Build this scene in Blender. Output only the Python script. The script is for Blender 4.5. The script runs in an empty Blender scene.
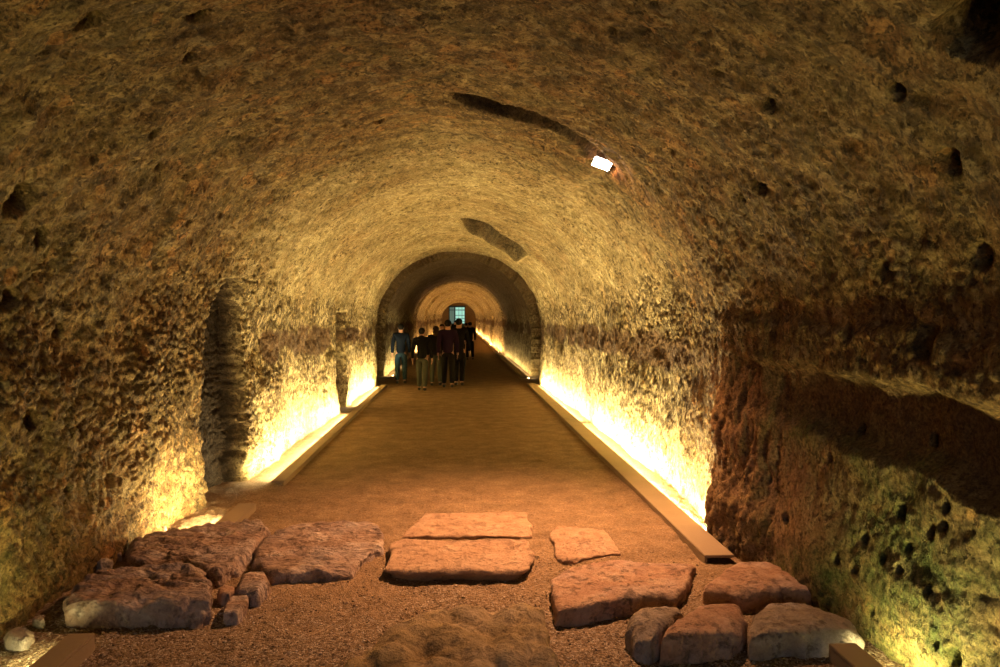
import bpy, math, random
import numpy as np
from mathutils import Vector, Matrix
random.seed(7)
sc = bpy.context.scene
COL = sc.collection
PI = math.pi

# ------------------------------------------------------------------ camera
F, VX, VY, H = 720.0, 459.0, 317.0, 1.85
cam_d = bpy.data.cameras.new('camera'); cam = bpy.data.objects.new('camera', cam_d); COL.objects.link(cam)
cam_d.sensor_width = 36.0; cam_d.lens = 36.0 * F / 1000.0; cam_d.clip_start = 0.05; cam_d.clip_end = 300
cam.location = (0, 0, H)
yaw = math.atan((500 - VX) / F); pitch = math.atan((333.5 - VY) / F)
cam.rotation_euler = (PI / 2 - pitch, 0, -yaw)
sc.camera = cam
RC = cam.rotation_euler.to_matrix()
def ray(px, py):
    return (RC @ Vector(((px - 500) / F, -(py - 333.5) / F, -1))).normalized()
def onplane(px, py, z=0.0):
    d = ray(px, py); t = (z - H) / d.z
    return Vector((d.x * t, d.y * t, z))

# ------------------------------------------------------------------ noise (numpy)
def _hash(ix, iy, iz, seed):
    h = (ix.astype(np.uint32) * np.uint32(374761393) + iy.astype(np.uint32) * np.uint32(668265263)
         + iz.astype(np.uint32) * np.uint32(2147483647 ^ 0x5bd1e995) + np.uint32(seed * 974634777 % 4294967296))
    h ^= h >> np.uint32(13); h *= np.uint32(1274126177); h ^= h >> np.uint32(16)
    h *= np.uint32(2246822519); h ^= h >> np.uint32(15)
    return h.astype(np.float32) / np.float32(4294967295.0)
def vnoise(P, seed=0):
    I = np.floor(P).astype(np.int64); f = (P - I).astype(np.float32); f = f * f * f * (f * (f * 6 - 15) + 10)
    r = 0
    for dx in (0, 1):
        wx = f[:, 0] if dx else 1 - f[:, 0]
        for dy in (0, 1):
            wy = f[:, 1] if dy else 1 - f[:, 1]
            for dz in (0, 1):
                wz = f[:, 2] if dz else 1 - f[:, 2]
                r = r + wx * wy * wz * _hash(I[:, 0] + dx, I[:, 1] + dy, I[:, 2] + dz, seed)
    return r * 2 - 1
def fbm(P, sc_=1.0, oct_=4, seed=0, gain=.5):
    a, r, s = 1.0, 0, 0
    Q = P * sc_
    for o in range(oct_):
        r = r + a * vnoise(Q + o * 17.3, seed + o); s += a; a *= gain; Q = Q * 2.03
    return r / s
def worley(P, sc_, seed=0):
    Q = P * sc_; I = np.floor(Q).astype(np.int64)
    f1 = np.full(len(P), 9., np.float32); f2 = f1.copy()
    for dx in (-1, 0, 1):
        for dy in (-1, 0, 1):
            for dz in (-1, 0, 1):
                c = I + np.array([dx, dy, dz])
                q = np.stack([_hash(c[:, 0], c[:, 1], c[:, 2], seed + k) for k in (1, 2, 3)], 1)
                d = np.sqrt(((c + q - Q) ** 2).sum(1)).astype(np.float32)
                f2 = np.minimum(f2, np.maximum(f1, d)); f1 = np.minimum(f1, d)
    return f1, f2
def sstep(a, b, x):
    t = np.clip((x - a) / (b - a), 0, 1); return t * t * (3 - 2 * t)
def band(x, a, b, e):
    return sstep(a - e, a + e, x) * (1 - sstep(b - e, b + e, x))

# ------------------------------------------------------------------ object helpers
def tag(o, label=None, cat=None, group=None, kind=None):
    if label: o['label'] = label
    if cat: o['category'] = cat
    if group: o['group'] = group
    if kind: o['kind'] = kind
    return o
def link(name, me, mat=None, parent=None):
    o = bpy.data.objects.new(name, me); COL.objects.link(o)
    if mat is not None:
        me.materials.clear(); me.materials.append(mat)
    if parent is not None: o.parent = parent
    return o
def empty(name, loc=(0, 0, 0), rz=0):
    o = bpy.data.objects.new(name, None); COL.objects.link(o)
    o.empty_display_size = .2; o.location = loc; o.rotation_euler = (0, 0, rz); return o
def mesh_np(name, V, Fc, smooth=True, attrs=None):
    me = bpy.data.meshes.new(name)
    V = np.ascontiguousarray(V, np.float32)
    Fc = np.ascontiguousarray(Fc, np.int32); n, k = Fc.shape
    me.vertices.add(len(V)); me.vertices.foreach_set('co', V.ravel())
    me.loops.add(n * k); me.loops.foreach_set('vertex_index', Fc.ravel())
    me.polygons.add(n)
    me.polygons.foreach_set('loop_start', np.arange(0, n * k, k, dtype=np.int32))
    me.polygons.foreach_set('loop_total', np.full(n, k, np.int32))
    me.polygons.foreach_set('use_smooth', np.full(n, smooth, bool))
    me.update(calc_edges=True)
    for an, av in (attrs or {}).items():
        a = me.attributes.new(an, 'FLOAT', 'POINT'); a.data.foreach_set('value', np.ascontiguousarray(av, np.float32))
    return me
def grid_faces(nr, nc, flip=False):
    i = np.arange(nr - 1)[:, None] * nc + np.arange(nc - 1)[None, :]
    i = i.ravel()
    q = np.stack([i, i + 1, i + nc + 1, i + nc], 1)
    return q[:, ::-1] if flip else q
def box_mesh(name, boxes, bevel=.004):
    import bmesh
    bm = bmesh.new()
    for (x0, x1, y0, y1, z0, z1) in boxes:
        r = bmesh.ops.create_cube(bm, size=1)
        for v in r['verts']:
            v.co = Vector(((x0 + x1) / 2 + v.co.x * (x1 - x0), (y0 + y1) / 2 + v.co.y * (y1 - y0), (z0 + z1) / 2 + v.co.z * (z1 - z0)))
    if bevel:
        bmesh.ops.bevel(bm, geom=bm.edges[:], offset=bevel, segments=2, affect='EDGES')
    me = bpy.data.meshes.new(name); bm.to_mesh(me); bm.free(); return me

# ------------------------------------------------------------------ material helpers
class NT:
    def __init__(s, name):
        s.m = bpy.data.materials.new(name); s.m.use_nodes = True; s.t = s.m.node_tree
        s.t.nodes.clear()
        s.out = s.t.nodes.new('ShaderNodeOutputMaterial'); s.b = s.t.nodes.new('ShaderNodeBsdfPrincipled')
        s.t.links.new(s.b.outputs[0], s.out.inputs[0])
        s.co = s.t.nodes.new('ShaderNodeTexCoord').outputs['Object']
    def L(s, a, b): s.t.links.new(a, b)
    def put(s, inp, v):
        if hasattr(v, 'is_linked') or isinstance(v, bpy.types.NodeSocket): s.L(v, inp)
        else: inp.default_value = v
    def noise(s, scale, detail=6, rough=.6, co=None, dist=0.0):
        n = s.t.nodes.new('ShaderNodeTexNoise'); n.inputs['Scale'].default_value = scale
        n.inputs['Detail'].default_value = detail; n.inputs['Roughness'].default_value = rough
        n.inputs['Distortion'].default_value = dist
        s.L(co or s.co, n.inputs['Vector']); return n.outputs[0]
    def vor(s, scale, feature='F1', out='Distance', co=None, rnd=1.0):
        n = s.t.nodes.new('ShaderNodeTexVoronoi'); n.feature = feature; n.inputs['Scale'].default_value = scale
        n.inputs['Randomness'].default_value = rnd
        s.L(co or s.co, n.inputs['Vector']); return n.outputs[out]
    def ramp(s, v, stops):
        n = s.t.nodes.new('ShaderNodeValToRGB'); e = n.color_ramp.elements
        while len(e) < len(stops): e.new(.5)
        for k, (p, c) in enumerate(stops):
            e[k].position = p; e[k].color = (*c, 1) if not isinstance(c, float) else (c, c, c, 1)
        s.L(v, n.inputs[0]); return n.outputs[0]
    def math(s, op, a, b=None, c=None, clamp=False):
        n = s.t.nodes.new('ShaderNodeMath'); n.operation = op; n.use_clamp = clamp
        for k, v in enumerate((a, b, c)):
            if v is not None: s.put(n.inputs[k], v)
        return n.outputs[0]
    def mix(s, f, a, b, blend='MIX'):
        n = s.t.nodes.new('ShaderNodeMix'); n.data_type = 'RGBA'; n.blend_type = blend
        s.put(n.inputs[0], f)
        s.put(n.inputs[6], a if not isinstance(a, tuple) else (*a, 1)); s.put(n.inputs[7], b if not isinstance(b, tuple) else (*b, 1))
        return n.outputs[2]
    def attr(s, name):
        n = s.t.nodes.new('ShaderNodeAttribute'); n.attribute_name = name; return n.outputs['Fac']
    def mapping(s, scale=(1, 1, 1), rot=(0, 0, 0)):
        n = s.t.nodes.new('ShaderNodeMapping'); n.inputs['Scale'].default_value = scale; n.inputs['Rotation'].default_value = rot
        s.L(s.co, n.inputs['Vector']); return n.outputs[0]
    def warp(s, amt, scale):
        n = s.t.nodes.new('ShaderNodeTexNoise'); n.inputs['Scale'].default_value = scale; s.L(s.co, n.inputs['Vector'])
        a = s.t.nodes.new('ShaderNodeVectorMath'); a.operation = 'MULTIPLY_ADD'
        s.L(n.outputs['Color'], a.inputs[0]); a.inputs[1].default_value = (amt,) * 3; s.L(s.co, a.inputs[2]); return a.outputs[0]
    def bump(s, h, dist, strength=1.0, normal=None):
        n = s.t.nodes.new('ShaderNodeBump'); n.inputs['Distance'].default_value = dist; n.inputs['Strength'].default_value = strength
        s.L(h, n.inputs['Height'])
        if normal is not None: s.L(normal, n.inputs['Normal'])
        return n.outputs[0]
    def done(s, col, rough=.9, normal=None, spec=.25, metal=0.0):
        s.put(s.b.inputs['Base Color'], col if not isinstance(col, tuple) else (*col, 1))
        s.put(s.b.inputs['Roughness'], rough); s.b.inputs['Specular IOR Level'].default_value = spec
        s.b.inputs['Metallic'].default_value = metal
        if normal is not None: s.L(normal, s.b.inputs['Normal'])
        return s.m
def plain(name, col, rough=.8, nscale=30, var=.25, metal=0.0, spec=.3):
    t = NT(name); n = t.noise(nscale)
    c = t.mix(n, tuple(x * (1 - var) for x in col), tuple(min(1, x * (1 + var)) for x in col))
    return t.done(c, rough, t.bump(n, .002), spec, metal)
def emit(name, col, strength):
    t = NT(name); t.done(col); t.b.inputs['Emission Color'].default_value = (*col, 1); t.b.inputs['Emission Strength'].default_value = strength
    return t.m

def masonry_material():
    t = NT('old_lime_mortar')
    soot_shade, moss, plas, near, pink, pier = (t.attr(a) for a in ('soot_shade', 'moss', 'plaster', 'near', 'pink', 'pitted'))
    w = t.warp(.12, 3.0)
    big = t.noise(1.3, 5, .6); mid = t.noise(7, 8, .65, co=w); fine = t.noise(48, 8, .78)
    base = t.ramp(mid, [(.32, (.055, .03, .010)), (.44, (.15, .085, .027)), (.56, (.27, .165, .055)), (.70, (.50, .34, .13))])
    rust = t.ramp(t.noise(2.6, 6, .65, co=w), [(.48, 0.0), (.66, 1.0)])
    base = t.mix(t.math('MULTIPLY', rust, .55), base, (.33, .155, .045))
    olive = t.ramp(t.noise(1.9, 6, .7), [(.45, 0.0), (.62, 1.0)])
    base = t.mix(t.math('MULTIPLY', olive, .4), base, (.20, .16, .05))
    # aggregate stones set in the mortar
    vc = t.vor(9, out='Color', co=w); vd = t.vor(9, 'DISTANCE_TO_EDGE', co=w)
    cellr = t.t.nodes.new('ShaderNodeSeparateColor'); t.L(vc, cellr.inputs[0])
    stonem = t.math('MULTIPLY', t.ramp(cellr.outputs[0], [(.72, 0.0), (.78, 1.0)]), t.ramp(vd, [(.03, 0.0), (.12, 1.0)]))
    stcol = t.ramp(cellr.outputs[1], [(.1, (.50, .24, .07)), (.5, (.46, .33, .14)), (.9, (.24, .17, .09))])
    base = t.mix(t.math('MULTIPLY', stonem, t.math('MULTIPLY_ADD', near, .45, .12)), base, stcol)
    # smoother pale plaster
    pl = t.ramp(mid, [(.30, (.36, .26, .10)), (.5, (.64, .50, .23)), (.7, (.86, .73, .42))])
    base = t.mix(t.math('MULTIPLY', plas, .85), base, pl)
    # chips and pits
    ph = t.noise(16, 4, .55, co=t.mapping((1, 1.0, .8)))
    pm = t.math('ADD', ph, t.math('MULTIPLY', t.math('SUBTRACT', t.noise(2.2, 3, .6), .5), .40))
    pm = t.math('ADD', pm, t.math('MULTIPLY_ADD', pier, .13, -.07))
    pit = t.ramp(pm, [(.56, 0.0), (.60, 1.0)])
    sp = t.noise(27, 5, .6, co=w); sp2 = t.math('ADD', sp, t.math('MULTIPLY', t.math('SUBTRACT', big, .5), .25))
    spk = t.ramp(sp2, [(.575, 0.0), (.63, 1.0)]); lite = t.ramp(t.noise(22, 5, .65), [(.56, 0.0), (.66, 1.0)])
    base = t.mix(t.math('MULTIPLY', lite, .45), base, (.58, .40, .17))
    base = t.mix(t.math('MULTIPLY', spk, .8), base, (.07, .04, .015))
    base = t.mix(t.math('MULTIPLY', pit, .80), base, (.10, .062, .024))
    base = t.mix(t.math('MULTIPLY', pink, t.ramp(t.noise(5, 6, .7), [(.35, .2), (.6, .9)])), base, (.32, .19, .11))
    sm = t.math('MULTIPLY', soot_shade, 1.0, clamp=True)  # wall soot stains plus painted shade of recesses and unlit vault
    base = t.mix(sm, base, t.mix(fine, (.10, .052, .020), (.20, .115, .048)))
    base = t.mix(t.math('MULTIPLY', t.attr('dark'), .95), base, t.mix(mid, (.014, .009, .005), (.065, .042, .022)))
    mm = t.math('MULTIPLY', moss, t.ramp(t.noise(4.5, 7, .75), [(.36, .1), (.62, 1.0)]))
    base = t.mix(mm, base, t.mix(mid, (.055, .085, .016), (.16, .21, .06)))
    base = t.mix(.75, base, t.mix(1.0, base, t.ramp(fine, [(.38, .15), (.58, 1.0)]), 'MULTIPLY'))
    # relief
    n1 = t.bump(mid, .035, .8)
    n2 = t.bump(fine, .03, 1.0, n1)
    st = t.bump(stonem, .02, .6, n2)
    pb = t.bump(t.math('MULTIPLY', pit, -1.0), .03, .9, st)
    pb = t.bump(t.math('MULTIPLY', spk, -1.0), .015, .8, pb)
    n3 = t.bump(t.noise(130, 3, .6), .004, .8, pb)
    return t.done(base, .93, n3, .15)
def ground_material():
    t = NT('earth_and_gravel')
    near = t.attr('gravel')
    mid = t.noise(3.5, 7, .65); fine = t.noise(60, 5, .7)
    base = t.ramp(mid, [(.3, (.21, .125, .055)), (.55, (.36, .225, .11)), (.75, (.50, .34, .18))])
    vd = t.vor(85); vc = t.vor(85, out='Color'); c1 = t.t.nodes.new('ShaderNodeSeparateColor'); t.L(vc, c1.inputs[0])
    peb = t.ramp(c1.outputs[0], [(.0, (.06, .04, .025)), (.5, (.26, .17, .09)), (.85, (.42, .33, .24)), (1., (.62, .54, .42))])
    g = t.math('MULTIPLY_ADD', near, .6, .22)
    base = t.mix(g, base, peb)
    base = t.mix(.6, base, t.mix(1.0, base, t.ramp(fine, [(.36, .25), (.62, 1.0)]), 'MULTIPLY'))
    n1 = t.bump(mid, .05, .6)
    n2 = t.bump(t.math('MULTIPLY', vd, -1.0), .012, .8, n1)
    n3 = t.bump(fine, .014, 1.0, n2)
    return t.done(base, .88, n3, .25)
def stone_material(name, a, b, c, chisel=0.0, bluish=.35, spk=.7):
    t = NT(name)
    w = t.warp(.08, 4)
    mid = t.noise(6, 8, .65, co=w); fine = t.noise(48, 6, .7); big = t.noise(2.2, 4, .6)
    base = t.ramp(mid, [(.3, a), (.52, b), (.74, c)])
    base = t.mix(t.math('MULTIPLY', t.ramp(big, [(.46, 0.0), (.64, 1.0)]), bluish), base, (.36, .33, .33))
    dk = t.ramp(t.noise(14, 8, .7), [(.54, 0.0), (.64, .8)])
    base = t.mix(t.math('MULTIPLY', dk, spk), base, (.09, .055, .035))
    base = t.mix(.5, base, t.mix(1.0, base, t.ramp(fine, [(.3, .5), (.7, 1.0)]), 'MULTIPLY'))
    n = t.bump(mid, .06, 1.0); n = t.bump(fine, .016, 1.0, n); n = t.bump(t.math('MULTIPLY', dk, -1.0), .015, .8, n)
    if chisel:
        n = t.bump(t.noise(9, 3, .5, co=t.mapping((1, 3.2, 1))), .05 * chisel, .9, n)
    return t.done(base, .82, n, .35)

MAS = masonry_material(); GND = ground_material()

# ------------------------------------------------------------------ tunnel shell
WLy = [-4, 3, 4.4, 5.2, 6.2, 7.1, 8.4, 10, 20, 40, 95]
WLx = [2.66, 2.66, 2.66, 2.70, 2.56, 2.50, 2.43, 2.40, 2.29, 2.27, 2.25]
WRy = [-4, 3, 5.0, 5.95, 6.25, 8, 20, 40, 95]
WRx = [2.46, 2.40, 2.30, 2.24, 2.28, 2.36, 2.24, 2.28, 2.22]
ZS, ZC = 1.55, 3.70
def base_profile(Y, s):
    """s in [0,1]: left wall base -> crown -> right wall base.  returns position, inward normal"""
    wl = np.interp(Y, WLy, WLx); wr = np.interp(Y, WRy, WRx)
    sl = 0.17
    X = np.zeros_like(Y); Z = X.copy(); NX = X.copy(); NZ = X.copy()
    L = s < sl; R = s > 1 - sl; M = ~(L | R)
    z0 = -.12
    X[L] = -wl[L]; Z[L] = z0 + (ZS - z0) * s[L] / sl; NX[L] = 1
    X[R] = wr[R]; Z[R] = z0 + (ZS - z0) * (1 - s[R]) / sl; NX[R] = -1
    a = PI * (1 - (s[M] - sl) / (1 - 2 * sl))
    cx = (wr[M] - wl[M]) / 2; ax = (wr[M] + wl[M]) / 2; bz = ZC - ZS
    X[M] = cx + ax * np.cos(a); Z[M] = ZS + bz * np.sin(a)
    nx = -np.cos(a) / ax; nz = -np.sin(a) / bz; l = np.hypot(nx, nz); NX[M] = nx / l; NZ[M] = nz / l
    return X, Z, NX, NZ
def hit_shell(px, py):
    d = ray(px, py)
    t = np.linspace(.5, 60, 6000)
    X, Y, Z = d.x * t, d.y * t, H + d.z * t
    wl = np.interp(Y, WLy, WLx); wr = np.interp(Y, WRy, WRx); cx = (wr - wl) / 2; ax = (wr + wl) / 2
    out = np.where(Z < ZS, (X < -wl) | (X > wr), ((X - cx) / ax) ** 2 + (np.maximum(Z - ZS, 0) / (ZC - ZS)) ** 2 > 1)
    k = int(np.argmax(out)); return Vector((X[k], Y[k], Z[k]))

ys = []
y = -4.0
while y < 95.0:
    ys.append(y)
    if y < 2.4: y += .045
    elif y < 8.6: y += .0125
    else: y += max(.016, .0024 * y)
ys.append(95.0)
ys = np.array(ys); NC = 620
# resolution across: even in arc length
ss = np.linspace(0, 1, NC)
YY = np.repeat(ys, NC); SS = np.tile(ss, len(ys))
X, Z, NX, NZ = base_profile(YY, SS)
P = np.stack([X, YY, Z], 1)
nearm = 1 - sstep(7.5, 11, YY)
# warped jamb coordinate so that edges are ragged
left = X < -1.0; right = X > 1.0
jit = fbm(P, 5.5, 3, 11) * .09 + fbm(P, 16, 2, 14) * .03
Yj = YY + jit; Zj = Z + jit
D = fbm(P, .55, 3, 1) * .09 + fbm(P, 2.2, 4, 5) * .045 + fbm(P, 9, 4, 9, .65) * .020
f1, f2 = worley(P * np.array([1, 1, 1.25]), 11, 3)
rub = np.minimum(f2 - f1, .35)
D += (rub - .15) * .062 * (1 - .65 * right * nearm * (Z < 1.5)) * (.35 + .65 * nearm) * (1 - .6 * sstep(1.9, 2.8, Z)) * (.6 + .6 * sstep(-.2, .4, fbm(P, 1.1, 2, 33)))
# course lines along the vault (formwork marks following the arch)
vault = sstep(1.7, 2.3, Z)
D += vault * .014 * fbm(np.stack([X * .35, YY * 6.5 + X * .8, Z * .35], 1), 1, 3, 21)
left = X < -1.0; right = X > 1.0
zt = np.where(left, 1.0, 0.0)
# niches in the left wall
n1 = band(Yj, 7.22, 8.26, .03) * (1 - sstep(2.18, 2.24, Zj + 1.2 * (YY - 7.74) ** 2)) * left
D -= n1 * .24
cj = Z / .15 + .9 * fbm(P, 1.7, 2, 77) + jit * 4
coursejoint = np.exp(-((cj - np.round(cj)) / .10) ** 2)
D += n1 * .0 - coursejoint * .022 * band(YY, 7.25, 8.5, .1) * left * (Z < 2.3)
n2 = band(Yj, 14.0, 15.0, .03) * (1 - sstep(1.95, 2.0, Zj)) * left
D -= n2 * .32
n3 = band(Yj, 20.0, 22.6, .03)
D -= n3 * .34
for yc, w_, dd in ((37.6, .5, -.16), (47.5, .7, .14), (62.5, .5, .16), (78, .5, .14)):
    D += band(YY + jit, yc - w_, yc + w_, .03) * dd
# joint grooves high in the vault
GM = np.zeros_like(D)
def groove(pxs, depth, wid):
    global D, GM
    pts = [hit_shell(*p) for p in pxs]
    xs = [p.x for p in pts]; yy = [p.y for p in pts]
    yc = np.interp(X, xs, yy) + .5 * fbm(P, 2.3, 2, 41) * .12
    m = (X > xs[0]) & (X < xs[-1]) & (Z > 1.7)
    e = sstep(xs[0], xs[0] + .25, X) * (1 - sstep(xs[-1] - .12, xs[-1], X))
    q = YY - yc
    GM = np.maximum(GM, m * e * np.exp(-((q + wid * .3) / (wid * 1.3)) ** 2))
    D += m * e * depth * sstep(-.015, .015, q) * np.exp(-np.maximum(q, 0) / 1.2)
    D -= m * e * depth * .7 * np.exp(-((q + .05) / .06) ** 2)
groove([(440, 92), (480, 98), (520, 106), (560, 124), (594, 152), (610, 168)], .07, .04)
groove([(458, 219), (480, 224), (500, 234), (530, 254)], .30, .14)
# ledge and hollow band in the near right wall
led = 1.36 + .033 * YY + .07 * fbm(P * np.array([0, 1, 0]) + 3, 2.6, 4, 51) + .04 * fbm(P, 5, 3, 55)
rn = right * (1 - sstep(5.6, 7.2, YY))
D += rn * .06 * band(Z, led - .0, led + .3, .04) * (1 - .4 * sstep(4, 6, YY))
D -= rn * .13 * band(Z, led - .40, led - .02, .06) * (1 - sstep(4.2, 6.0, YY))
D += rn * .10 * (1 - sstep(.1, .9, Z))
D += right * .04 * band(YY + .5 * jit, 5.2, 6.08, .03) * (1 - sstep(.9, 1.5, Z))
D += right * band(YY, 5.0, 6.1, .04) * fbm(np.stack([X, YY * 7, Z * 1.6], 1), 2.2, 4, 61) * .07 * (Z < 1.9)
D -= left * nearm * .05 * fbm(P, 3, 3, 71)
# deep voids: beam holes, flaked hollows
def hole(px, py, rpx, depth=.10, ax=1.0):
    global D
    c = hit_shell(px, py); dist = c.y
    r = rpx / F * dist * 1.25
    d2 = ((X - c.x) ** 2 + ((YY - c.y) / ax) ** 2 + (Z - c.z) ** 2) / (r * r)
    m = d2 < 9
    dd_ = np.sqrt(d2[m]) * (1 + .55 * fbm(P[m], .45 / r, 3, 61 + int(px)))
    D[m] -= depth * (1 - sstep(.55, 1.15, dd_))
for a in [(896, 514, 7), (930, 531, 6), (943, 526, 6), (862, 540, 5), (906, 548, 5), (842, 560, 4), (858, 568, 5), (883, 559, 4), (901, 569, 5),
          (946, 507, 5), (824, 458, 5), (721, 446, 4), (967, 655, 7), (948, 644, 5), (935, 590, 4), (840, 430, 6), (905, 440, 6),
          (792, 520, 4), (770, 480, 3), (812, 590, 4), (875, 610, 4), (760, 540, 4)]:
    hole(*a, depth=.15)
for a in [(965, 35, 26, .30), (985, 12, 30, .28), (900, 88, 9, .1), (762, 187, 7, .09), (380, 123, 5, .07), (720, 68, 5, .06), (610, 32, 4, .05), (655, 5, 4, .05),
          (25, 200, 12, .12), (40, 238, 10, .10), (10, 300, 10, .1), (90, 20, 12, .1), (200, 18, 8, .08), (150, 130, 6, .06), (770, 105, 8, .06), (950, 160, 12, .1), (880, 270, 10, .08),
          (850, 330, 8, .07), (345, 120, 4, .05), (980, 255, 12, .08), (930, 340, 14, .08), (60, 330, 9, .08), (30, 420, 8, .08), (110, 480, 6, .05)]:
    hole(*a)
# scattered finer voids
w1, w2 = worley(P, 3.1, 91)
rad = .10 + .09 * vnoise(np.floor(P * 3.1), 5)
D -= .07 * (1 - sstep(rad * .5, rad, w1)) * (fbm(P, .8, 2, 95) > -.05) * (.3 + .7 * nearm)
# lamp recess
lampc = hit_shell(602, 163)
d2 = (X - lampc.x) ** 2 + (YY - lampc.y) ** 2 + (Z - lampc.z) ** 2
D -= .20 * (1 - sstep(.13, .17, np.sqrt(d2)))
# flatten rear end
V = P.copy(); V[:, 0] += NX * D; V[:, 2] += NZ * D
# attributes
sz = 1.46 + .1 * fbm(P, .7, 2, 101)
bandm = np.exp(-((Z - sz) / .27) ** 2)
soot_shade = 1.0 * sstep(.33, .50, bandm * (.62 + .9 * fbm(P, 1.5, 5, 103))) * sstep(5.2, 6.5, YY) * (1 - left * (1 - sstep(8.4, 9.2, YY)))
soot_shade = np.maximum(soot_shade, .9 * rn * band(Z, led - .42, led - .02, .07) * (1 - sstep(4.6, 7, YY)) * (.75 + .5 * fbm(P, 4, 3, 110)))  # hollow band below the ledge coloured darker
# brown stone of the niches and dark arch, with their shade painted in
soot_shade = np.maximum(soot_shade, 1.0 * np.maximum(n1, n2)); soot_shade = np.maximum(soot_shade, n3 * .95)
bare = band(YY, 21, 36.5, .5) * vault  # dim vault past the dark arch, its shade painted as darker colour
soot_shade = np.clip(np.maximum(soot_shade, .8 * bare), 0, 1)
moss = rn * (1 - sstep(4.6, 5.6, YY)) * (1 - sstep(1.0, 1.35, Z)) * sstep(-.35, .3, fbm(P, 1.6, 3, 120)) * .9
moss = np.maximum(moss, left * (1 - sstep(4, 6, YY)) * (1 - sstep(.6, 1.2, Z)) * .35)
plaster = sstep(6.2, 9.0, YY) * (1 - .25 * sstep(1.9, 3.2, Z)) * (.6 + .6 * fbm(P, 1.1, 3, 130)) + .25 * rn * (1 - sstep(.5, 1.3, Z))
plaster = np.clip(plaster, 0, 1)
pink = right * band(YY, 4.5, 6.15, .4) * (1 - sstep(.9, 1.7, Z + .3 * fbm(P, 2, 3, 140))) * .7
pitted = np.clip(band(Z, .45, 2.2, .35) * sstep(6.0, 6.4, YY) * 1.0 + .2 * nearm, 0, 1)
dark = np.maximum(.8 * GM, 0)  # shade of the vault grooves put into the colour
dark = np.maximum(dark, sstep(.2, .8, n1) * (Z < 2.4)); dark = np.maximum(dark, .6 * n2)  # niche shade deepened by painting the stone nearly black
AT = dict(dark=dark, soot_shade=soot_shade, moss=moss, plaster=plaster, near=nearm, pink=pink, pitted=pitted)
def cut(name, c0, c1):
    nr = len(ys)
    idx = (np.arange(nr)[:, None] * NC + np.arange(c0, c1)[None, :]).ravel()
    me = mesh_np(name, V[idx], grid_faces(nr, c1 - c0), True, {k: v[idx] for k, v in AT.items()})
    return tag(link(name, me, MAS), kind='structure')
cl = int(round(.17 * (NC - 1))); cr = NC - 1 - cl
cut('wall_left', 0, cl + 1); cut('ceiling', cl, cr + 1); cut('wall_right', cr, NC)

# floor
fy = []
y = -4.0
while y < 95: fy.append(y); y += .05 if y < 2.6 else (.016 if y < 8 else max(.03, .004 * y))
fy.append(95.0); fy = np.array(fy); fx = np.linspace(-3.15, 2.95, 330)
FY = np.repeat(fy, len(fx)); FX = np.tile(fx, len(fy)); Pf = np.stack([FX, FY, 0 * FX], 1)
nf = 1 - sstep(6.5, 9, FY)
FZ = fbm(Pf, .9, 3, 201) * .018 * (.4 + nf) + fbm(Pf, 7, 3, 205) * .010 * (.5 + nf) + fbm(Pf, 30, 2, 209) * .006 * nf - .012
q1, q2 = worley(Pf, 24, 207)
FZ += nf * .012 * (1 - sstep(.1, .5, q1)) * (vnoise(np.floor(Pf * 24), 8) > .1)
FZ -= .035 * (1 - sstep(4.6, 5.4, FY)) * np.exp(-((FX) / 1.9) ** 4)
grav = (1 - sstep(4.3, 5.3, FY + .4 * fbm(Pf, 1.2, 2, 211))) * 1.0
fl = link('floor', mesh_np('floor', np.stack([FX, FY, FZ], 1), grid_faces(len(fy), len(fx)), True, dict(gravel=grav)), GND)
tag(fl, kind='structure')

# loose gravel lying on the earth floor in front
rg = np.random.default_rng(5); NG = 9000
gy = 3.2 + 2.4 * rg.random(NG) ** 1.3; gx = -2.35 + 4.2 * rg.random(NG)
gr = .0025 + .006 * rg.random(NG) ** 3
ico = np.array([(0, 0, -1), (.72, -.53, -.45), (-.28, -.85, -.45), (-.89, 0, -.45), (-.28, .85, -.45), (.72, .53, -.45), (.28, -.85, .45), (-.72, -.53, .45), (-.72, .53, .45), (.28, .85, .45), (.89, 0, .45), (0, 0, 1)])
icf = np.array([(0, 1, 2), (1, 0, 5), (0, 2, 3), (0, 3, 4), (0, 4, 5), (1, 5, 10), (2, 1, 6), (3, 2, 7), (4, 3, 8), (5, 4, 9), (1, 10, 6), (2, 6, 7), (3, 7, 8), (4, 8, 9), (5, 9, 10), (6, 10, 11), (7, 6, 11), (8, 7, 11), (9, 8, 11), (10, 9, 11)])
an = rg.random(NG) * 6.28; sx = 1 + .6 * rg.random(NG)
gv = ico[None] * (1 + .3 * (rg.random((NG, 12, 1)) - .5)) * gr[:, None, None]
gv[:, :, 0] *= sx[:, None]; gv[:, :, 2] *= .7
ca, sa = np.cos(an)[:, None], np.sin(an)[:, None]
vx = gv[:, :, 0] * ca - gv[:, :, 1] * sa; vy = gv[:, :, 0] * sa + gv[:, :, 1] * ca
ix = np.clip(np.searchsorted(fx, gx), 0, len(fx) - 1); iy = np.clip(np.searchsorted(fy, gy), 0, len(fy) - 1)
gz = FZ.reshape(len(fy), len(fx))[iy, ix]
gV = np.stack([vx + gx[:, None], vy + gy[:, None], gv[:, :, 2] + gz[:, None] + gr[:, None] * .3], 2).reshape(-1, 3)
gF = (icf[None] + (np.arange(NG) * 12)[:, None, None]).reshape(-1, 3)
shade = np.repeat(rg.random(NG), 12)
gt = NT('gravel_grit'); gc = gt.ramp(gt.attr('shade'), [(.0, (.07, .045, .03)), (.55, (.24, .155, .085)), (.9, (.42, .32, .22)), (1., (.66, .58, .48))])
gl = link('gravel', mesh_np('gravel', gV, gF, False, dict(shade=shade)), gt.done(gc, .85, None, .3))
tag(gl, 'loose brown and pale gravel strewn over the foreground floor between the stones', 'gravel', kind='stuff')

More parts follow.
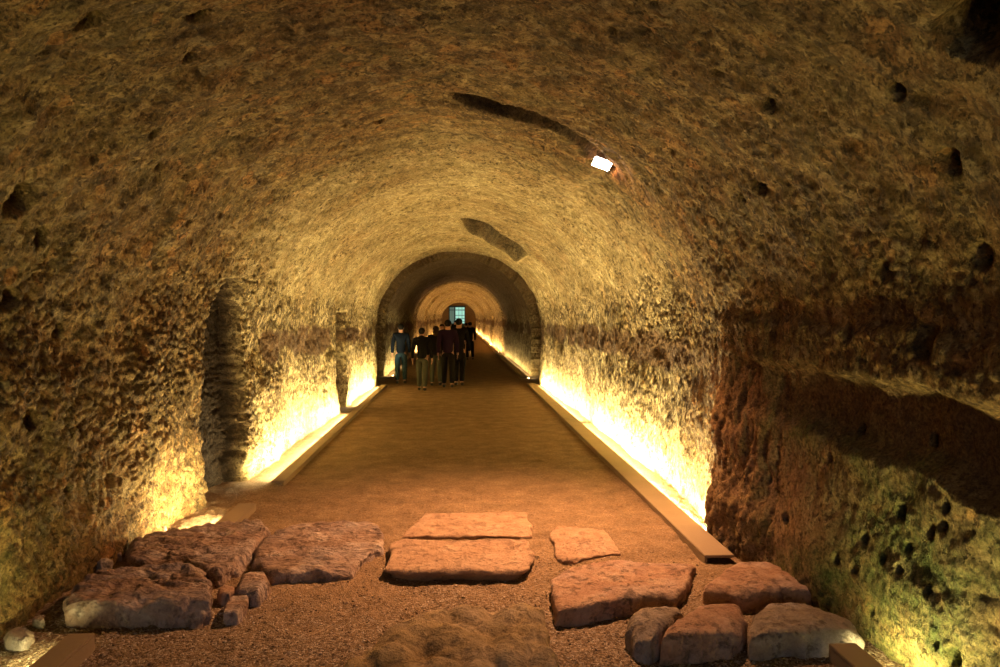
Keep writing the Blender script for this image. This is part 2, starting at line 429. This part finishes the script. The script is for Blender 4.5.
# end wall with arched opening for the gate
OPX0, OPX1, OPZ = -1.35, .85, 3.35
me = box_mesh('wall_back', [(-3, OPX0, 95.0, 95.6, -.2, 4.3), (OPX1, 3, 95.0, 95.6, -.2, 4.3), (OPX0, OPX1, 95.0, 95.6, OPZ, 4.3)], 0)
wb = tag(link('wall_back', me, plain('end_wall_stone', (.20, .12, .05), .9, 4, .4)), kind='structure')
gate_m = plain('painted_gate_metal', (.02, .035, .035), .5)
bars = [(OPX0, OPX0 + .12, 95.1, 95.2, 0, OPZ), (OPX1 - .12, OPX1, 95.1, 95.2, 0, OPZ), (-.62, -.46, 95.1, 95.2, 0, OPZ), (OPX0, OPX1, 95.1, 95.2, OPZ - .22, OPZ), (OPX0, OPX1, 95.1, 95.2, 2.72, 2.82)]
for k in range(3): bars.append((-.46, OPX1, 95.12, 95.17, 1.2 + k * .42, 1.26 + k * .42))
for k in range(2): bars.append((-.46 + .42 * (k + 1), -.46 + .42 * (k + 1) + .04, 95.12, 95.17, 0, OPZ))
dr = tag(link('door_1', box_mesh('door_frame', bars, 0), gate_m), kind='structure')
link('pane', box_mesh('pane', [(-.46, OPX1, 95.25, 95.27, 0.3, OPZ - .2)], 0), emit('daylit_teal_glass', (.30, .62, .52), .35), dr)
link('side_pane', box_mesh('side_pane', [(OPX0 + .1, -.6, 95.25, 95.27, 0.3, OPZ - .2)], 0), emit('daylit_grey_glass', (.12, .2, .17), .2), dr)
link('lower_panel', box_mesh('lower_panel', [(OPX0, OPX1, 95.2, 95.24, 0, 1.0)], 0), gate_m, dr)

# ------------------------------------------------------------------ light troughs
WARM = (1.0, .80, .40)
FARC = (1.0, .60, .24)
board_m = NT('trough_board'); bn = board_m.noise(40, 6, .7); bl = board_m.noise(3, 4, .6)
board_m = board_m.done(board_m.mix(bl, (.19, .135, .075), (.28, .205, .12)), .75, board_m.bump(bn, .003), .3)
housing_m = plain('grey_lamp_housing', (.12, .11, .10), .5, 40, .2)
tube_m = emit('lamp_tube_glow', (1.0, .84, .48), 10)
def area_strip(parent, xc, y0, y1, side, watts_per_m, z=.05, tilt=.55, col=WARM, width=.022):
    L = y1 - y0; n = max(1, int(round(L / 6)))
    for k in range(n):
        a = y0 + L * k / n; b = y0 + L * (k + 1) / n
        ld = bpy.data.lights.new('strip_glow', 'AREA'); ld.shape = 'RECTANGLE'; ld.size = (b - a) * .98; ld.size_y = width
        ld.energy = watts_per_m * (b - a); ld.color = col
        o = bpy.data.objects.new('strip_glow', ld); COL.objects.link(o)
        zax = -Vector((side * tilt, 0, 1)).normalized(); xax = Vector((0, 1, 0)); yax = zax.cross(xax)
        m = Matrix((xax, yax, zax)).transposed().to_4x4(); m.translation = Vector((xc, (a + b) / 2, z))
        o.matrix_world = m
def trough(side, y0, y1, xin, xout, watts, label, group, lamp=None, h=.05, col=WARM, lampx=None, tilt=.7):
    yc = (y0 + y1) / 2
    r = tag(empty('light_trough', ((xin + xout) / 2 * side, y0, 0)), label, 'floor light', group)
    def part(name, boxes, mat, bev=.004):
        me = box_mesh(name, [tuple(sorted((side * b[0], side * b[1]))) + b[2:] for b in boxes], bev)
        me.transform(Matrix.Translation(-r.location)); return link(name, me, mat, r)
    part('cover_board', [(xin, xout, y0, y1, h - .022, h), (xin, xin + .022, y0, y1, -.04, h - .018)], board_m)
    la = lamp or (y0, y1); lx = lampx or xout + .02
    part('housing', [(lx - .014, lx + .014, la[0], la[1], -.03, .001)], housing_m)
    part('lamp_tube', [(lx - .008, lx + .008, la[0] + .01, la[1] - .01, .0, .013)], tube_m, .006)
    area_strip(r, lx * side, la[0], la[1], side, watts, z=.018, col=col, tilt=tilt)
GL, GR = 'floor lights along the left wall', 'floor lights along the right wall'
WNEAR = (1.0, .86, .34)
trough(-1, 1.2, 4.12, 2.04, 2.18, 7.5, 'floor light trough at the bottom left corner, nearest on the left side', GL, h=.08, col=WNEAR)
trough(1, .9, 3.76, 2.00, 2.15, 8.5, 'floor light trough at the bottom right corner beside the mossy wall', GR, h=.08, col=WNEAR)
trough(-1, 6.15, 7.05, 1.96, 2.13, 46, 'short floor light board just in front of the tall left niche', GL, lamp=(6.1, 6.8))
W = 31
trough(-1, 8.0, 11.2, 1.92, 2.06, W, 'left floor light trough starting just past the tall niche with its open end', GL, lamp=(8.22, 11.15))
trough(-1, 11.23, 13.9, 1.92, 2.06, W, 'left floor light trough ending at the second niche', GL)
trough(-1, 13.95, 19.4, 1.92, 2.06, W, 'left floor light trough between second niche and the dark arch', GL, lamp=(15.1, 19.3))
trough(-1, 22.7, 27.5, 1.92, 2.06, 6, 'left floor light trough just beyond the dark arch beside the walkers', GL)
trough(-1, 37.6, 52, 1.92, 2.06, 16, 'left floor light trough seen far behind the walkers', GL, col=FARC)
trough(-1, 52.2, 92, 1.90, 2.04, 14, 'farthest left floor light trough near the end of the tunnel', GL, col=FARC)
trough(1, 5.3, 12.6, 1.85, 2.08, W, 'right floor light trough with bare board end beside the big stones', GR, lamp=(5.95, 12.5))
trough(1, 12.63, 19.6, 1.85, 2.08, W, 'right floor light trough running up to the dark arch', GR, lamp=(12.7, 19.5))
trough(1, 21.5, 37, 1.85, 2.08, 2.6, 'right floor light trough just beyond the dark arch', GR)
trough(1, 37.6, 60, 1.85, 2.05, 16, 'right floor light trough in the orange lit part of the tunnel', GR, col=FARC)
trough(1, 60.2, 92, 1.82, 2.02, 14, 'farthest right floor light trough near the end gate', GR, col=FARC)

# floodlight in the vault
fd = tag(empty('floodlight', lampc), 'small bright rectangular floodlight recessed in the vault above the right side', 'lamp')
hs = box_mesh('housing', [(-.088, .088, -.056, .056, -.01, .06)], .008)
fq = (Vector((-.25, -.75, -.9))).normalized().to_track_quat('-Z', 'Y')
me = hs; me.transform(fq.to_matrix().to_4x4() @ Matrix.Rotation(.5, 4, 'Z')); link('lamp_housing', me, housing_m, fd)
me = box_mesh('lens', [(-.082, .082, -.050, .050, -.018, -.008)], .003)
me.transform(fq.to_matrix().to_4x4() @ Matrix.Rotation(.5, 4, 'Z')); link('lens', me, emit('floodlight_lens_glow', (1.0, .88, .82), 30), fd)
me = box_mesh('bracket', [(-.03, .03, -.02, .02, .07, .16)], .002)
me.transform(fq.to_matrix().to_4x4() @ Matrix.Rotation(.5, 4, 'Z')); link('bracket', me, housing_m, fd)
def spot(loc, target, watts, ang, blend, col, rad=.06):
    ld = bpy.data.lights.new('flood_beam', 'SPOT'); ld.energy = watts; ld.spot_size = math.radians(ang); ld.spot_blend = blend
    ld.color = col; ld.shadow_soft_size = rad
    o = bpy.data.objects.new('flood_beam', ld); COL.objects.link(o); o.location = loc
    o.rotation_euler = (Vector(target) - Vector(loc)).to_track_quat('-Z', 'Y').to_euler(); return o
ldir = fq @ Vector((0, 0, -1))
spot(lampc + ldir * .05, (.45, 6.1, 0), 540, 98, 1.0, (1.0, .48, .22), .05)
ld = bpy.data.lights.new('flood_spill', 'POINT'); ld.energy = 2.5; ld.color = (1.0, .45, .22); ld.shadow_soft_size = .02
o = bpy.data.objects.new('flood_spill', ld); COL.objects.link(o); o.location = lampc + ldir * .06 + Vector((.04, -.02, .0))
ld = bpy.data.lights.new('entrance_daylight', 'AREA'); ld.shape = 'RECTANGLE'; ld.size = 3; ld.size_y = 2.4; ld.energy = 20; ld.color = (.72, .84, 1.0)
o = bpy.data.objects.new('entrance_daylight', ld); COL.objects.link(o); o.location = (-.4, -3.9, 1.5); o.rotation_euler = (PI / 2, 0, 0)

# ------------------------------------------------------------------ foreground stones
ST = [stone_material('red_brown_stone', (.30, .15, .085), (.46, .27, .16), (.60, .42, .28), 0, .30),
      stone_material('tan_slab_stone', (.36, .21, .12), (.50, .31, .18), (.60, .41, .26), 0, .05, .3),
      stone_material('rippled_brown_stone', (.20, .115, .075), (.38, .25, .17), (.66, .54, .44), .9, .35),
      stone_material('mossy_brown_stone', (.20, .14, .06), (.36, .25, .11), (.52, .38, .20), 0, .22),
      stone_material('grey_brown_stone', (.22, .16, .11), (.36, .28, .20), (.52, .45, .38), 0, .55)]
def resample(poly, n):
    P_ = np.array(poly + [poly[0]]); d = np.r_[0, np.cumsum(np.hypot(*np.diff(P_, axis=0).T))]
    t = np.linspace(0, d[-1], n, endpoint=False)
    Q = np.stack([np.interp(t, d, P_[:, 0]), np.interp(t, d, P_[:, 1])], 1)
    k = max(1, int(n * .012))
    for _ in range(k * 2): Q = (np.roll(Q, 1, 0) + 2 * Q + np.roll(Q, -1, 0)) / 4
    return Q
sid = [300]
def stone(px_poly, h, label, mat, group='old paving stones across the passage floor', name='stone_block', cat='stone', n=170, rough=.02, bumps=.0, bscale=6, rnd=.05, tilt=(0, 0), ripple=0., base=-.09, dome=0.0, under=0.0):
    sid[0] += 13; sd = sid[0]
    pw = [onplane(x_, y_, h) for x_, y_ in px_poly]
    c = sum(pw, Vector()) / len(pw)
    Q = resample([(p.x - c.x, p.y - c.y) for p in pw], n)
    if n < 100: n = len(Q)
    size = float(np.hypot(*(Q.max(0) - Q.min(0))))
    rings = []
    rr = min(rnd, h * .9)
    ns = 8 if n > 100 else 4
    for k in range(ns): rings.append((under * (1 - k / ns) ** .5, base + (h - rr - base) * k / ns, 0))
    na = 7 if n > 100 else 4
    for k in range(na + 1):
        a = PI / 2 * k / na; rings.append((rr * (1 - math.cos(a)), h - rr + rr * math.sin(a), 0))
    meanr = float(np.mean(np.hypot(Q[:, 0], Q[:, 1])))
    nt = 46 if n > 100 else 12
    R = np.hypot(Q[:, 0], Q[:, 1])[:, None]
    VV = []
    for (ins, z, _) in rings:
        s_ = np.clip(1 - ins / R, .02, 1); VV.append(np.c_[Q * s_, np.full(n, z)])
    s0 = np.clip(1 - rr / R, .02, 1)
    for k in range(1, nt):
        VV.append(np.c_[Q * s0 * (1 - k / nt), np.full(n, h)])
    VV = np.concatenate(VV); nr = len(rings) + nt - 1
    cen = np.array([[0, 0, h]]); VV = np.concatenate([VV, cen])
    W_ = VV + np.array([c.x, c.y, 0])
    top = sstep(h - rr * 1.2, h, VV[:, 2])
    rad = np.hypot(VV[:, 0], VV[:, 1])
    dirs = VV[:, :2] / np.maximum(rad, 1e-4)[:, None]
    side = (fbm(W_ * np.array([1, 1, .5]), 3.5, 5, sd, .6) * rough * 3.2 + fbm(W_, 16, 3, sd + 1) * rough * .7) * (1 - .55 * top)
    VV[:, :2] += dirs * side[:, None]
    dz = fbm(W_, 2.6, 4, sd + 2) * rough * 1.1 + fbm(W_, 11, 5, sd + 3, .65) * rough * .75
    if bumps:
        g1, g2 = worley(W_ * np.array([1, .8, 0]) + np.array([0, 0, .5 / bscale]) + 0.03 * fbm(W_, 6, 2, sd)[:, None], bscale, sd + 4)
        dz += bumps * (.3 - np.minimum(g1, 1) ** 2)
    if ripple:
        dz += ripple * np.sin(W_[:, 1] * 52 + 9 * fbm(W_, 2.5, 3, sd + 6) + W_[:, 0] * 9) * (.6 + .5 * fbm(W_, 4, 2, sd + 8))
    dz += dome * (1 - np.clip(rad / (meanr * 1.2), 0, 1) ** 2)
    dz += VV[:, 0] * tilt[0] + VV[:, 1] * tilt[1]
    VV[:, 2] += dz * np.clip((VV[:, 2] - base) / (h - base), 0, 1)
    i = np.arange(nr - 1)[:, None] * n; j = np.arange(n)[None, :]; j2 = (j + 1) % n
    q = np.stack([(i + j).ravel(), (i + j2).ravel(), (i + n + j2).ravel(), (i + n + j).ravel()], 1)
    me = mesh_np(name, VV[:-1], q, True)
    # close the middle
    import bmesh
    bm = bmesh.new(); bm.from_mesh(me); bm.verts.ensure_lookup_table()
    f = bm.faces.new([bm.verts[(nr - 1) * n + k] for k in range(n)]); f.smooth = True
    f2_ = bm.faces.new([bm.verts[k] for k in range(n)][::-1])
    bmesh.ops.recalc_face_normals(bm, faces=bm.faces[:]); bm.to_mesh(me); bm.free()
    o = link(name, me, mat); o.location = (c.x, c.y, 0)
    return tag(o, label, cat, group)
stone([(122, 560), (137, 534), (207, 523), (262, 516), (272, 527), (243, 555), (222, 571), (192, 561)], .10, 'long dark rippled stone behind the front left block, nearest the left niche', ST[2], ripple=.020, rough=.040, rnd=.06)
stone([(60, 598), (94, 569), (150, 565), (196, 564), (214, 580), (204, 598), (172, 603), (104, 605), (66, 604)], .125, 'big front left stone block beside the near left light trough', ST[2], ripple=.020, rough=.040, rnd=.05)
stone([(256, 548), (272, 532), (305, 521), (372, 522), (386, 530), (381, 545), (352, 566), (275, 571), (252, 560)], .065, 'rippled pale edged stone slab left of the centre slab', ST[2], ripple=.016, rough=.028, rnd=.04)
stone([(402, 536), (424, 513), (528, 511), (532, 536)], .018, 'flat tan slab at the back centre behind the joint', ST[1], rough=.018, rnd=.03)
stone([(384, 568), (392, 542), (404, 539), (531, 539), (533, 567), (522, 570), (400, 571)], .055, 'flat tan centre slab with a dark undercut front edge', ST[1], rough=.018, rnd=.03, under=.10)
stone([(548, 532), (558, 524), (604, 527), (622, 552), (563, 560), (556, 556)], .025, 'small tan slab right of the centre slab', ST[1], rough=.022, rnd=.03)
stone([(546, 578), (566, 566), (620, 559), (696, 563), (684, 588), (672, 594), (624, 598), (590, 606), (556, 610)], .05, 'wide red brown stone with blue grey chips on its front edge', ST[0], bumps=.010, bscale=7, rough=.022)
stone([(704, 585), (722, 567), (770, 556), (810, 577), (818, 590), (748, 594)], .09, 'rounded stone at the back right against the wall foot', ST[0], rough=.024, rnd=.07, dome=.02)
stone([(628, 614), (642, 606), (676, 604), (682, 609), (664, 622), (650, 640), (637, 634)], .10, 'small wedge shaped stone at the left end of the front right row', ST[4], n=120, rough=.022, rnd=.06, dome=.02)
stone([(688, 612), (697, 604), (741, 603), (744, 618), (734, 636), (660, 638), (669, 624)], .10, 'middle brown stone of the front right row', ST[0], rough=.02, rnd=.06, dome=.015)
stone([(754, 613), (765, 602), (806, 600), (852, 616), (860, 632), (749, 637), (747, 628)], .11, 'grey faced stone at the right end of the front right row', ST[4], rough=.022, rnd=.06, dome=.015)
stone([(340, 662), (382, 630), (428, 608), (545, 604), (551, 625), (560, 664), (566, 700), (330, 704)], .08, 'huge knobbly greenish stone at the bottom centre of the floor', ST[3], bumps=.10, bscale=6.0, rough=.018, rnd=.09, dome=.03)
stone([(240, 576), (252, 571), (266, 572), (269, 582), (258, 592), (238, 590)], .05, 'small pale stone wedged below the left slab', ST[2], n=110, rough=.018, rnd=.05, dome=.02)
stone([(224, 603), (232, 596), (248, 594), (250, 602), (238, 612), (222, 614)], .03, 'small chipped stone lowest between the left blocks', ST[2], n=110, rough=.012, rnd=.03)
stone([(218, 586), (224, 583), (236, 584), (238, 589), (230, 594), (220, 593)], .055, 'tiny dark stone above the pale wedged stones between the left blocks', ST[0], n=110, rough=.016, rnd=.04)
# rubble along the wall feet
rub_specs = [((18, 634), 9, 'yellow lit rubble stone against the near left wall foot'), ((38, 618), 6, 'small rubble stone above the yellow one at the left wall foot'),
             ((112, 548), 9, 'loose rubble stone behind the front left block'), ((128, 538), 7, 'grey rubble stone close to the left wall foot beside the rippled block'),
             ((146, 527), 6, 'tiny rubble stone before the left wall glow'), ((99, 560), 6, 'dark rubble stone wedged at the left wall foot'),
             ((160, 523), 6, 'small rubble stone nearest the left wall glow')]
for (c_, r_, lab) in rub_specs:
    k = random.uniform(0, 6); pts = []
    for a in range(7):
        t_ = -a / 7 * 2 * PI + k; q_ = r_ * random.uniform(.75, 1.2); pts.append((c_[0] + q_ * 1.35 * math.cos(t_), c_[1] + q_ * .6 * math.sin(t_)))
    stone(pts, .015 + r_ * .004, lab, random.choice([ST[4], ST[0]]), 'loose rubble along the left wall foot', 'rubble_stone', 'stone', n=64, rough=.030, rnd=.02, dome=.0)

# ------------------------------------------------------------------ people
def skin(verts, edges, radii, sub=2, root=0):
    me = bpy.data.meshes.new('t'); me.from_pydata([tuple(v) for v in verts], edges, [])
    o = bpy.data.objects.new('t', me); COL.objects.link(o)
    m = o.modifiers.new('s', 'SKIN'); 
    if not me.skin_vertices: 
        bpy.context.view_layer.objects.active = o
    sv = me.skin_vertices[0].data
    for k, r in enumerate(radii):
        sv[k].radius = (r, r) if not isinstance(r, tuple) else r
        sv[k].use_root = (k == root)
    m.use_smooth_shade = True
    if sub: s = o.modifiers.new('d', 'SUBSURF'); s.levels = sub; s.render_levels = sub
    dg = bpy.context.evaluated_depsgraph_get()
    r = bpy.data.meshes.new_from_object(o.evaluated_get(dg))
    bpy.data.objects.remove(o); return r
def joined(meshes, name):
    import bmesh
    bm = bmesh.new()
    for m in meshes: bm.from_mesh(m)
    me = bpy.data.meshes.new(name); bm.to_mesh(me); bm.free()
    for p in me.polygons: p.use_smooth = True
    return me
def ellipsoid(c, r, zmin=None):
    import bmesh
    bm = bmesh.new(); bmesh.ops.create_uvsphere(bm, u_segments=20, v_segments=14, radius=1)
    for v in bm.verts:
        v.co = Vector((c[0] + v.co.x * r[0], c[1] + v.co.y * r[1], c[2] + v.co.z * r[2]))
        if zmin is not None and v.co.z < zmin and v.co.y > c[1] - .01: v.co.z = zmin + (v.co.z - zmin) * .1
    me = bpy.data.meshes.new('e'); bm.to_mesh(me); bm.free(); return me
SKIN = plain('skin', (.42, .24, .16), .55, 60, .08)
SHOE = plain('dark_leather', (.02, .018, .015), .5)
def cloth(name, col): return plain(name, col, .95, 90, .25, spec=.1)
def person(x, y, rz, height, jacket, trousers, hair, label, stride=.22, armswing=.15, long_hair=False, long_coat=False, hood=False):
    """faces local +Y"""
    k = height / 1.75
    r = tag(empty('person', (x, y, 0), rz), label, 'person', 'group of visitors walking down the tunnel')
    def V3(*a): return Vector(a) * k
    hipL, hipR = (-.09, 0, .90), (.09, 0, .90)
    s = stride
    legs = {}
    for sg, f in ((-1, 1), (1, -1)):
        fy_ = s * f
        lift = .0 if f > 0 else .03
        legs[sg] = [(.095 * sg, 0, .90), (.10 * sg, fy_ * .62 + .03, .50 + lift * .3), (.105 * sg, fy_ - (.03 if f < 0 else 0), .085 + lift)]
    arms = {}
    for sg, f in ((-1, -1), (1, 1)):
        a = armswing * f
        arms[sg] = [(.185 * sg, 0, 1.43), (.235 * sg, a * .45 - .03, 1.15), (.25 * sg, a + .05, .90), (.25 * sg, a + .075, .83)]
    # body
    vs = [(0, 0, .93), (0, 0, 1.08), (0, -.01, 1.30), (0, -.01, 1.44), (0, .0, 1.52), (0, .012, 1.60), (0, .015, 1.68)]
    ra = [.11, .09, .10, .075, .055, .078, .072]
    es = [(a, a + 1) for a in range(6)]
    for sg in (-1, 1):
        b = len(vs); vs += legs[sg]; ra += [.085, .06, .042]; es += [(0, b), (b, b + 1), (b + 1, b + 2)]
        foot = legs[sg][2]; b = len(vs); vs += [(foot[0], foot[1] + .05, foot[2] - .045), (foot[0], foot[1] + .17, foot[2] - .05)]; ra += [.04, .028]; es += [(b - 1, b), (b, b + 1)]
        b = len(vs); vs += arms[sg]; ra += [.055, .042, .028, .030]; es += [(3, b), (b, b + 1), (b + 1, b + 2), (b + 2, b + 3)]
    bodyp = [skin([V3(*v) for v in vs], es, [q * k for q in ra])]
    for sg in (-1, 1):
        w = Vector(arms[sg][3])
        for fi, ln in enumerate((.075, .085, .08, .065)):
            p0 = w + Vector((0, -.027 + fi * .018, -.02)); p1 = w + Vector((-sg * .004, -.03 + fi * .02, -.02 - ln * .55)); p2 = w + Vector((-sg * .02, -.028 + fi * .02, -.02 - ln))
            bodyp.append(skin([V3(*p0), V3(*p1), V3(*p2)], [(0, 1), (1, 2)], [.009 * k, .008 * k, .007 * k], 1))
        bodyp.append(skin([V3(*(w + Vector((0, .02, .01)))), V3(*(w + Vector((-sg * .01, .05, -.02)))), V3(*(w + Vector((-sg * .015, .055, -.05))))], [(0, 1), (1, 2)], [.011 * k, .009 * k, .008 * k], 1))
        bodyp.append(ellipsoid(V3(.078 * sg, .01, 1.63), (.012 * k, .02 * k, .032 * k)))      # ears
        bodyp.append(ellipsoid(V3(.03 * sg, .083, 1.64), (.012 * k, .008 * k, .008 * k)))     # eye bulge
    bodyp.append(skin([V3(0, .082, 1.645), V3(0, .10, 1.61)], [(0, 1)], [.008 * k, .014 * k], 1))
    bodyp.append(ellipsoid(V3(0, .082, 1.58), (.024 * k, .010 * k, .007 * k)))
    link('body', joined(bodyp, 'body'), SKIN, r)
    # jacket
    vs = [(0, 0, .90), (0, 0, 1.08), (0, -.01, 1.30), (0, -.01, 1.42), (0, 0, 1.53)]
    ra = [.155, .145, .165, .125, .075]
    if long_coat: vs[0] = (0, 0, .62); ra[0] = .19
    es = [(0, 1), (1, 2), (2, 3), (3, 4)]
    for sg in (-1, 1):
        b = len(vs); vs += arms[sg][:3]; ra += [.078, .062, .045]; es += [(3, b), (b, b + 1), (b + 1, b + 2)]
    jm = [skin([V3(*v) for v in vs], es, [(q * k, q * k) if not isinstance(q, tuple) else (q[0] * k, q[1] * k) for q in ra], 2, 1)]
    if hood: jm.append(ellipsoid(V3(0, -.08, 1.48), (.10 * k, .06 * k, .07 * k)))
    link('jacket', joined(jm, 'jacket'), jacket, r)
    # trousers
    vs = [(0, 0, .95), (0, 0, .88)]; ra = [.15, .14]; es = [(0, 1)]
    for sg in (-1, 1):
        b = len(vs); vs += [legs[sg][0], legs[sg][1], (legs[sg][2][0], legs[sg][2][1], legs[sg][2][2] + .0)]; ra += [.105, .082, .068]; es += [(1, b), (b, b + 1), (b + 1, b + 2)]
    link('trousers', skin([V3(*v) for v in vs], es, [q * k for q in ra], 2), trousers, r)
    for sg in (-1, 1):
        f = legs[sg][2]
        link('shoe', skin([V3(f[0], f[1] - .05, .045 + f[2] - .085), V3(f[0], f[1] + .05, .045 + f[2] - .085), V3(f[0], f[1] + .18, .035 + f[2] - .085)], [(0, 1), (1, 2)], [.045 * k, .048 * k, .036 * k], 2, 1), SHOE, r)
    hm = [ellipsoid(V3(0, -.008, 1.665), (.093 * k, .098 * k, .095 * k), zmin=1.675 * k)]
    if long_hair: hm.append(ellipsoid(V3(0, -.06, 1.55), (.09 * k, .05 * k, .15 * k)))
    link('hair', joined(hm, 'hair'), hair, r)
    return r
BLK = cloth('black_cloth', (.006, .006, .006)); NAVY = cloth('navy_cloth', (.006, .009, .016)); DG = cloth('dark_green_grey_cloth', (.055, .06, .045))
JEAN = cloth('dark_denim', (.015, .035, .055)); PUR = cloth('dark_purple_cloth', (.016, .007, .02)); BRN = cloth('dark_brown_cloth', (.03, .02, .012))
HB = cloth('black_hair', (.01, .008, .006)); HBr = cloth('brown_hair', (.03, .017, .008))
def at(px, feet):
    p = onplane(px, feet); return p.x, p.y
def pp(px, feet, head, *a, **k):
    x, y = at(px, feet); hgt = (feet - head) / (feet - VY) * H
    return person(x, y, a[0], hgt, *a[1:], **k)
pp(401, 384, 324, 0.1, NAVY, JEAN, HB, 'visitor in dark jacket and blue jeans walking alone nearest the left wall', stride=.15)
pp(422, 391, 328, -.1, BLK, DG, HB, 'visitor in black jacket and pale grey green trousers, left of the central pair', stride=.2, hood=True)
pp(436, 386, 326, .15, BLK, DG, HBr, 'visitor in black coat close beside the grey trousered walker', stride=.12, long_hair=True)
pp(448, 388, 320, 0, PUR, BLK, HB, 'visitor in dark purple jacket in the middle of the group', stride=.18)
pp(459, 386, 318.5, -.15, BLK, BLK, HB, 'tallest visitor dressed all in black at the centre', stride=.16, long_coat=True)
pp(442, 370, 324, PI, BRN, BLK, HBr, 'visitor in dark brown coat glimpsed behind the central pair', stride=.15, long_coat=True)
pp(470, 360, 322, .1, BLK, BLK, HB, 'slim visitor in black apart on the right of the group', stride=.18)
pp(466, 352, 323, .1, BLK, NAVY, HB, 'distant visitor in black partly hidden right of the group', stride=.2)
pp(455, 345, 321, PI, BLK, BLK, HB, 'farthest visitor in black before the end gate', stride=.2)

# ------------------------------------------------------------------ world
wd = bpy.data.worlds.new('world'); sc.world = wd; wd.use_nodes = True
bg = wd.node_tree.nodes['Background']; bg.inputs[0].default_value = (.42, .58, .75, 1); bg.inputs[1].default_value = .10

sc.view_settings.view_transform = 'Standard'; sc.view_settings.look = 'None'; sc.view_settings.gamma = 1.0
sc.view_settings.use_curve_mapping = False
sc.view_settings.exposure = 1.6
sc.cycles.max_bounces = 8; sc.cycles.diffuse_bounces = 5; sc.cycles.sample_clamp_indirect = 6
sc.cycles.use_denoising = True; sc.cycles.use_light_tree = True
